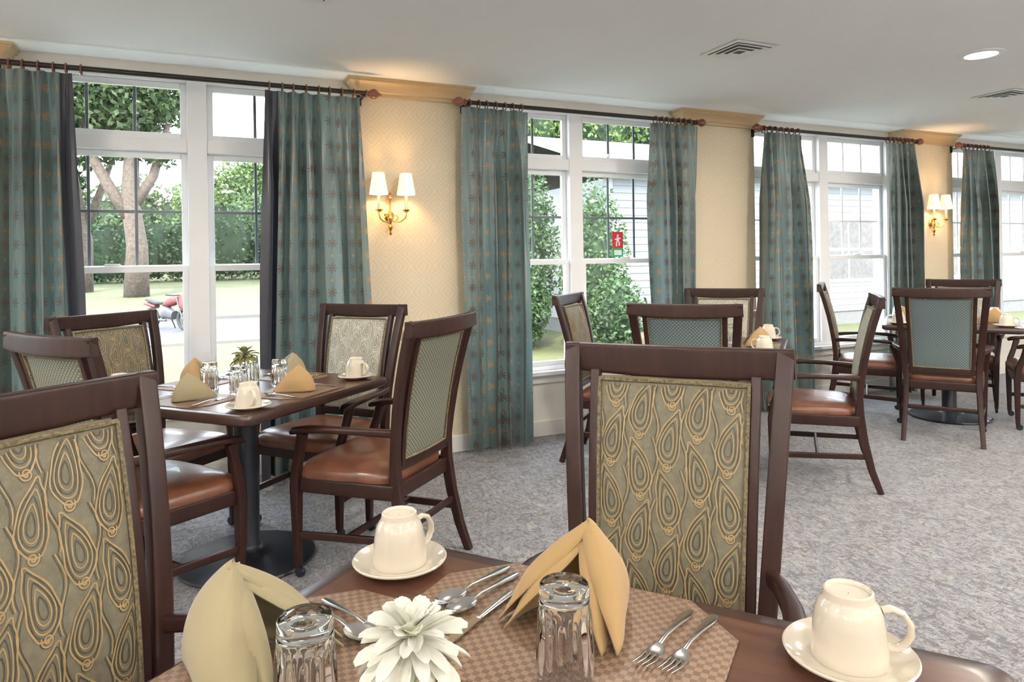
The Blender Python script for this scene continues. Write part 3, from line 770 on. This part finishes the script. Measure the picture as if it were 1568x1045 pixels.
TZ = 0.760
def cup(x, y, ang, z=TZ): place(ME_CUP, 'coffee_cup_and_saucer', (x, y, z), ang)
def glass(x, y, z=0.7645): place(ME_GL, 'drinking_glass', (x, y, z))
cup(0.314, 1.190, 25); cup(0.775, 0.642, -35)
place(ME_MAT, 'placemat', (0.466, 0.881, TZ), A0); place(ME_MAT, 'placemat', (0.093, 0.919, TZ), A0 + 90)
napkin(0.525, 0.908, 214, ME_NT, 1.08); napkin(0.042, 0.988, -45, ME_NO, 1.12)
glass(0.420, 0.776); glass(0.106, 0.840)
cut(ME_F, 'fork', 0.667, 0.831, 0.530, 0.7535); cut(ME_F, 'fork', 0.689, 0.803, 0.554, 0.729)
cut(ME_S, 'spoon', 0.480, 1.088, 0.358, 1.028); cut(ME_S, 'spoon', 0.482, 1.058, 0.368, 0.997); cut(ME_K, 'knife', 0.444, 1.000, 0.318, 0.916)
cut(ME_F, 'fork', 0.170, 1.115, 0.212, 1.011); cut(ME_S, 'spoon', 0.145, 1.115, 0.188, 1.010)

def flower(name, x, y, z0, zf, rad, mat, rings=6, wmul=0.135, n0=16):
    e = empty(name, (x, y, z0)); h = zf - z0
    m = MB()
    m.lathe([(0.016, 0.0005), (0.020, 0.004), (0.024, 0.018), (0.021, 0.036), (0.011, 0.052), (0.009, 0.066), (0.012, 0.072), (0.010, 0.071), (0.008, 0.06), (0.002, 0.04)], M_glass if rings > 5 else M_ceramic, 32)
    m.obj('bud_vase', parent=e)
    m = MB(); m.sweep([(0, 0, 0.02), (0.002, 0, h * 0.5), (0, 0, h - 0.004)], (0.006, 0.006), M_stem, ref=(0, 1, 0), p=2, n=8)
    m.lathe([(0.003, -0.014), (0.010, -0.006), (0.012, 0.0)], M_stem, 16, (0, 0, h))
    m.obj('stem', parent=e)
    m = MB(); r = random.Random(3)
    for k in range(rings):
        f = k / (rings - 1); n = int(lerp(n0, 7, f)); L = rad * lerp(1.15, 0.60, f); el0 = math.radians(lerp(-28, 62, f))
        for q in range(n):
            az = 2 * PI * (q + 0.5 * (k % 2) + r.uniform(-0.28, 0.28)) / n; l = L * r.uniform(0.80, 1.12); el = el0 + r.uniform(-0.22, 0.22)
            d = Vector((math.cos(az), math.sin(az), 0)); s = Vector((-math.sin(az), math.cos(az), 0)); p = Vector((0, 0, h + 0.0020 * k)); rows = []
            tw = r.uniform(-0.5, 0.5)
            curl = r.uniform(0.35, 0.9)
            for j in range(9):
                t = j / 8; a = el + (0.45 - 1.0 * t) * curl
                if j: p = p + (d * math.cos(a) + Vector((0, 0, 1)) * math.sin(a)) * (l / 8)
                w = rad * wmul * min(1.0, 0.32 + 1.1 * t) * (1.0 if t < 0.75 else math.sqrt(max(0.05, 1 - ((t - 0.75) / 0.27) ** 2)))
                up = Vector((0, 0, 1)) * math.cos(a) - d * math.sin(a); ss = s * math.cos(tw * t) + up * math.sin(tw * t)
                rows.append(m.ring([p - ss * w + up * w * 0.35, p - ss * w * 0.5, p + up * w * 0.1, p + ss * w * 0.5, p + ss * w + up * w * 0.35]))
            for a_, b_ in zip(rows, rows[1:]): m.skin(a_, b_, mat, False)
    m.lathe([(0.001, 0.016), (0.005, 0.014), (0.008, 0.008), (0.006, 0.0)], M_pyel if rings > 5 else mat, 14, (0, 0, h + 0.008))
    m.obj('flower_head', parent=e, sharp=80)
    return e
flower('flower_in_vase', 0.199, 0.711, TZ, 0.893, 0.062, M_petal)

def settings(cx, cy, rot, seed, half=0.45):
    r = random.Random(seed)
    for k in range(4):
        a = rot + 90 * k; A = math.radians(a); o = Vector((math.cos(A), math.sin(A))); p = Vector((-o.y, o.x))
        def W(u, v): q = Vector((cx, cy)) + o * u + p * v; return q.x, q.y
        x, y = W(half - 0.16, 0.0)
        mt = place(ME_MAT, 'placemat', (x, y, TZ), a + 90); mt.scale = (0.70, 0.78, 1)
        x, y = W(half - 0.15, 0.0); napkin(x, y, a + 180 + r.uniform(-25, 25), ME_NT if k % 2 else ME_NO, 0.88)
        x, y = W(half - 0.10, -0.335); cup(x, y, r.uniform(0, 360))
        x, y = W(half - 0.33, 0.085); glass(x, y, TZ)
        x1, y1 = W(half - 0.05, 0.125); x2, y2 = W(half - 0.20, 0.125); cut(ME_F, 'fork', x1, y1, x2, y2)
        x1, y1 = W(half - 0.05, -0.125); x2, y2 = W(half - 0.20, -0.125); cut(ME_S, 'spoon', x1, y1, x2, y2)
    flower('flower_in_vase', cx, cy, TZ, 0.90, 0.060, M_petal2, rings=5, wmul=0.13, n0=13)
settings(0.17, 3.24, 42, 1); settings(2.88, 3.38, 42, 2); settings(5.42, 3.52, 35, 3)

# ------------------------------------------------------------------ exterior
GZ = -0.25
m = MB()
a = m.ring([(-40, 4.72, GZ), (-40, 15, GZ), (-40, 24, GZ), (-40, 47, 0.5), (-40, 90, 1.5)]); b = m.ring([(50, 4.72, GZ), (50, 15, GZ), (50, 24, GZ), (50, 47, 0.5), (50, 90, 1.5)])
m.skin(a, b, M_grass, False, False); m.obj('ground_lawn')
m = MB(); m.box(-38, 4.0, 15.0, 21.5, GZ - 0.05, GZ + 0.012, M_road); m.obj('ground_road')
m = MB(); m.box(-38, 4.0, 21.5, 21.7, GZ - 0.05, GZ + 0.10, M_curb); m.box(-38, 4.0, 14.8, 15.0, GZ - 0.05, GZ + 0.05, M_curb); m.obj('road_curb')

def leaf_arrays(blobs, n, size, sd):
    r = np.random.default_rng(sd); vol = np.array([b[3] * b[4] * b[5] for b in blobs]) ** (2 / 3); pr = vol / vol.sum()
    idx = r.choice(len(blobs), n, p=pr); B = np.array(blobs)[idx]
    d = r.normal(size=(n, 3)); d /= np.linalg.norm(d, axis=1)[:, None]
    rad = r.uniform(0.6, 1.12, n)[:, None]
    c = B[:, :3] + d * B[:, 3:6] * rad
    u = r.normal(size=(n, 3)); u /= np.linalg.norm(u, axis=1)[:, None]; w = np.cross(u, r.normal(size=(n, 3))); w /= np.linalg.norm(w, axis=1)[:, None]
    s = size * r.uniform(0.6, 1.3, n)[:, None]
    return np.stack([c - u * s, c - w * s * 0.55, c + u * s, c + w * s * 0.55], 1).reshape(-1, 3)
def foliage(name, blobs, n, size, mat, sd, trunk=None, core=0.72):
    m = MB()
    v = leaf_arrays(blobs, n, size, sd)
    m.v.extend(map(tuple, v.tolist())); k = m.mi(mat)
    for i in range(n): m.f.append((4 * i, 4 * i + 1, 4 * i + 2, 4 * i + 3)); m.m.append(k); m.sm.append(False)
    r = random.Random(sd)
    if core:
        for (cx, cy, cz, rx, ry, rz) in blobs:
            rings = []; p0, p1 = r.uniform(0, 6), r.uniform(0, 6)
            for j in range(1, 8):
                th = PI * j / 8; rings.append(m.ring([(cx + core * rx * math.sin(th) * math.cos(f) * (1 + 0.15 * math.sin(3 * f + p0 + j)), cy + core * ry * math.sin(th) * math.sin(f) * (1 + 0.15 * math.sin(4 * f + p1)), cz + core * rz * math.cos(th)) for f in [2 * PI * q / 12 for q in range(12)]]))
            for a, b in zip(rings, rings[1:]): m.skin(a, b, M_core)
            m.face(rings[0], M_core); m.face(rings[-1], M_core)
    if trunk:
        for pts, rr in trunk: m.sweep(pts, [(q * 2, q * 2) for q in rr], M_bark, ref=(0, 1, 0.05), p=2, n=10)
    me = bpy.data.meshes.new(name); me.from_pydata(m.v, [], m.f)
    for q in m.mats: me.materials.append(q)
    me.polygons.foreach_set('material_index', m.m); me.polygons.foreach_set('use_smooth', m.sm); me.update()
    place(me, name)

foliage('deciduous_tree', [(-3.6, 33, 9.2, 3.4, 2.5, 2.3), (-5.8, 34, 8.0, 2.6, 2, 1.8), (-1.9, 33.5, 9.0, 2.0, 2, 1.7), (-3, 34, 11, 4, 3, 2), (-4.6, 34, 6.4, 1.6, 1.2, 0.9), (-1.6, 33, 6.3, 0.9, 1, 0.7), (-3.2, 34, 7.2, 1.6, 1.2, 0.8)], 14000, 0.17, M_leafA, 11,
        [([(-2.5, 33, 0), (-2.45, 33, 2.2), (-2.7, 33, 4.2), (-2.5, 33, 8)], [0.52, 0.42, 0.36, 0.22]),
         ([(-2.6, 33, 3.2), (-3.4, 33, 4.6), (-4.2, 33, 6.2), (-4.5, 33, 8)], [0.3, 0.24, 0.2, 0.12]),
         ([(-2.6, 33, 3.8), (-1.8, 33, 5.2), (-1.2, 33, 7.5)], [0.25, 0.2, 0.12])], core=0)
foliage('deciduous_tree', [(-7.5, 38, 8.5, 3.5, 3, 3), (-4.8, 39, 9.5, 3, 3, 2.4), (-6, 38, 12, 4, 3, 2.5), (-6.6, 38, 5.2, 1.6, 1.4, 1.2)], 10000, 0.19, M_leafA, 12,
        [([(-5.0, 37, 0), (-4.9, 37, 2.5), (-5.3, 37, 5), (-5.8, 37, 8.5)], [0.45, 0.36, 0.3, 0.2]),
         ([(-4.9, 37, 3), (-4.3, 37, 4.6), (-3.6, 37, 6.8)], [0.22, 0.18, 0.1])], core=0)
hed = []
r = random.Random(5)
for k in range(30):
    x = -22 + k * 1.15 + r.uniform(-0.4, 0.4); hgt = r.uniform(2.0, 3.8) + (1.4 if x > 0.2 else 0)
    hed.append((x, 45.5 + r.uniform(-1, 1), 0.4 + hgt / 2, r.uniform(1.2, 2.0), 1.2, hgt / 2 + 0.5))
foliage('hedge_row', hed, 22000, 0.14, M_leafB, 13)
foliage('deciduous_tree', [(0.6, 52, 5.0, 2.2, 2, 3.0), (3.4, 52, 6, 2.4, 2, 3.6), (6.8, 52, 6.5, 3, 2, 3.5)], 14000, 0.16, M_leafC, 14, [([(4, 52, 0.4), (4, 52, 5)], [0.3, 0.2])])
bk = []
for k in range(16):
    x = -24 + k * 2.2; hh = r.uniform(4.5, 7.5); bk.append((x, 60, 1 + hh / 2, 2.0, 1.5, hh / 2 + 0.6))
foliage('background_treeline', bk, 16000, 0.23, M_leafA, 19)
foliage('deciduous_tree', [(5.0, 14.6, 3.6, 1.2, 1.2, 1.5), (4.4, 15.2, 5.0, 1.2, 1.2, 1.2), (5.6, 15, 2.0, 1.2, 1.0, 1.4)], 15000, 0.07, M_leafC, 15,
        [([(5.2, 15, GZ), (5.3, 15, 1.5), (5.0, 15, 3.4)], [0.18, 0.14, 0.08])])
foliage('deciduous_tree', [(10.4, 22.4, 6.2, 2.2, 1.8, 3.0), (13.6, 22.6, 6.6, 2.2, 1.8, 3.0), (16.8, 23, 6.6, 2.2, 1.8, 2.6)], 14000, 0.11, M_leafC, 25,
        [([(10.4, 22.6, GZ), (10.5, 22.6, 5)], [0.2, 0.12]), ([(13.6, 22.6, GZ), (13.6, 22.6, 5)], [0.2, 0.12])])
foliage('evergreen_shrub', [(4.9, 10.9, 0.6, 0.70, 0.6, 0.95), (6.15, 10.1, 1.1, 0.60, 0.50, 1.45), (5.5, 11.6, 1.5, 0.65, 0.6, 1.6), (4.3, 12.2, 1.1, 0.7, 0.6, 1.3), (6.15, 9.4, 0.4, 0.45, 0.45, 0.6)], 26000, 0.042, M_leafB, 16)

m = MB(); M_tyre = simple('tyre_rubber', (0.02, 0.02, 0.02), 0.8); M_bred = simple('red_bike_paint', (0.12, 0.022, 0.022), 0.6); M_bgrey = simple('engine_grey', (0.06, 0.06, 0.065), 0.6, 0.2)
for wx in (-0.68, 0.70):
    pts = [(wx + 0.27 * math.cos(t), 0, 0.31 + 0.27 * math.sin(t)) for t in [2 * PI * q / 24 for q in range(24)]]
    m.sweep(pts, (0.11, 0.09), M_tyre, ref=(0, 1, 0), p=2, n=10, closed=True)
    m.lathe([(0.05, -0.04), (0.19, -0.01), (0.19, 0.01), (0.05, 0.04)], M_bgrey, 16, (wx, 0, 0.31), axis='y')
m.sweep([(0.70, 0.07, 0.31), (0.52, 0.07, 0.72), (0.44, 0.06, 0.95)], (0.045, 0.045), M_bgrey, p=2, n=8)
m.sweep([(0.70, -0.07, 0.31), (0.52, -0.07, 0.72), (0.44, -0.06, 0.95)], (0.045, 0.045), M_bgrey, p=2, n=8)
m.sweep([(0.38, -0.36, 1.02), (0.44, -0.15, 0.99), (0.44, 0.15, 0.99), (0.38, 0.36, 1.02)], (0.035, 0.035), M_tyre, ref=(0, 0, 1), p=2, n=8)
m.sweep([(0.45, 0, 0.86), (0.25, 0, 0.84), (0.0, 0, 0.76), (-0.15, 0, 0.72)], [(0.12, 0.14), (0.26, 0.30), (0.24, 0.24), (0.14, 0.12)], M_bred, ref=(0, 0, 1), p=2.4)
m.sweep([(-0.1, 0, 0.77), (-0.4, 0, 0.76), (-0.72, 0, 0.83), (-0.9, 0, 0.86)], [(0.20, 0.08), (0.26, 0.11), (0.22, 0.10), (0.10, 0.05)], M_tyre, ref=(0, 0, 1), p=3)
m.sweep([(-0.45, 0, 0.66), (-0.75, 0, 0.72), (-0.98, 0, 0.74)], [(0.18, 0.12), (0.20, 0.12), (0.08, 0.06)], M_bred, ref=(0, 0, 1), p=2.4)
m.sweep([(0.74, 0, 0.66), (0.60, 0, 0.74), (0.5, 0, 0.98)], [(0.24, 0.12), (0.30, 0.16), (0.22, 0.05)], M_bred, ref=(0, 1, 0), p=2.4)
m.sweep([(0.28, 0, 0.42), (0.02, 0, 0.50), (-0.2, 0, 0.42)], [(0.22, 0.26), (0.30, 0.36), (0.20, 0.24)], M_bgrey, ref=(0, 0, 1), p=3)
m.sweep([(-0.15, 0.08, 0.4), (-0.68, 0.08, 0.31)], (0.05, 0.05), M_bgrey, ref=(0, 0, 1)); m.sweep([(0.1, -0.14, 0.28), (-0.5, -0.14, 0.30), (-0.9, -0.16, 0.42)], [(0.06, 0.06), (0.08, 0.08), (0.11, 0.11)], M_bgrey, ref=(0, 0, 1), p=2)
m.sweep([(0.0, 0.1, 0.35), (-0.05, 0.28, 0.02)], (0.03, 0.03), M_tyre, ref=(1, 0, 0), p=2, n=8)
ob = m.obj('motorbike', (-0.75, 18.6, GZ + 0.014), -50); ob.scale = (0.85, 0.85, 0.85)

m = MB(); x0, x1, y0 = 7.03, 26.0, 11.0
zb, zt, bh = 0.05, 2.85, 0.14; nb = int((zt - zb) / bh)
for k in range(nb):
    z = zb + k * bh
    m.box(x0, x1, y0 - 0.004, y0 + 0.1, z, z + bh, M_siding)
    q = m.ring([(x0, y0 - 0.03, z), (x1, y0 - 0.03, z), (x1, y0 - 0.006, z + bh), (x0, y0 - 0.006, z + bh)]); m.face(q, M_siding, False)
    q2 = m.ring([(x0, y0 - 0.03, z), (x1, y0 - 0.03, z), (x1, y0, z), (x0, y0, z)]); m.face(q2, M_found, False)
m.box(x0, x0 + 0.1, y0, 19, zb, zt, M_siding)
m.box(x0 + 0.02, x1, y0 + 0.0, 19, GZ - 0.05, zb, M_found)
m.box(x0 - 0.04, x0 + 0.08, y0 - 0.045, y0 + 0.06, zb, zt, M_housetrim)
for wx in (12.6, 16.5, 20.5):
    m.box(wx - 0.06, wx + 1.66, y0 - 0.05, y0, 0.7, 2.2, M_housetrim)
    for q in range(2):
        for s in range(2):
            a = wx + 0.02 + q * 0.82; z = 0.78 + s * 0.7; m.box(a, a + 0.76, y0 - 0.055, y0 - 0.05, z, z + 0.64, M_roof)
m.box(x0 - 0.4, x1, y0 - 0.45, y0 + 0.1, zt, zt + 0.03, M_siding); m.box(x0 - 0.4, x1, y0 - 0.47, y0 - 0.44, zt - 0.02, zt + 0.16, M_housetrim)
a = m.ring([(x0 - 0.45, y0 - 0.5, zt + 0.14), (x1, y0 - 0.5, zt + 0.14)]); b = m.ring([(x0 - 0.45, 15, zt + 1.5), (x1, 15, zt + 1.5)]); c = m.ring([(x0 - 0.45, 19.5, zt + 0.14), (x1, 19.5, zt + 0.14)])
m.skin(a, b, M_roof, False, False); m.skin(b, c, M_roof, False, False)
m.obj('neighbouring_house_wing')

# ------------------------------------------------------------------ world & sun
w = bpy.data.worlds.new('sky'); scene.world = w; w.use_nodes = True; nt = w.node_tree
bg = nt.nodes['Background']; tc = nt.nodes.new('ShaderNodeTexCoord'); nz = nt.nodes.new('ShaderNodeTexNoise'); nz.inputs['Scale'].default_value = 3; nz.inputs['Detail'].default_value = 4
cr = nt.nodes.new('ShaderNodeValToRGB'); cr.color_ramp.elements[0].position = 0.35; cr.color_ramp.elements[0].color = (0.72, 0.86, 1.0, 1); cr.color_ramp.elements[1].position = 0.65; cr.color_ramp.elements[1].color = (0.88, 0.95, 1, 1)
nt.links.new(tc.outputs['Generated'], nz.inputs['Vector']); nt.links.new(nz.outputs[0], cr.inputs[0]); nt.links.new(cr.outputs[0], bg.inputs['Color']); bg.inputs['Strength'].default_value = 13.0
sd_ = bpy.data.lights.new('sun', 'SUN'); sd_.energy = 11.5; sd_.angle = math.radians(2); sd_.color = (1.0, 0.94, 0.82)
so = bpy.data.objects.new('sun', sd_); scene.collection.objects.link(so)
so.rotation_euler = Vector((0.45, 0.75, -0.85)).to_track_quat('-Z', 'Y').to_euler()

# ------------------------------------------------------------------ camera
cam = bpy.data.cameras.new('camera'); co = bpy.data.objects.new('camera', cam); scene.collection.objects.link(co); scene.camera = co
cam.sensor_width = 36; cam.sensor_fit = 'HORIZONTAL'; cam.lens = 24.0; cam.shift_y = -0.0781; cam.clip_start = 0.05; cam.clip_end = 300
yaw = math.radians(24.5); al = 0.0161
F = Vector((math.sin(yaw), math.cos(yaw), 0)); R = Vector((math.cos(yaw), -math.sin(yaw), 0)); U = Vector((0, 0, 1))
r_ = R * math.cos(al) - U * math.sin(al); u_ = U * math.cos(al) + R * math.sin(al)
Mx = Matrix((r_, u_, -F)).transposed().to_4x4(); Mx.translation = Vector((0, 0, 1.3)); co.matrix_world = Mx
scene.view_settings.view_transform = 'Standard'
scene.view_settings.look = 'None'
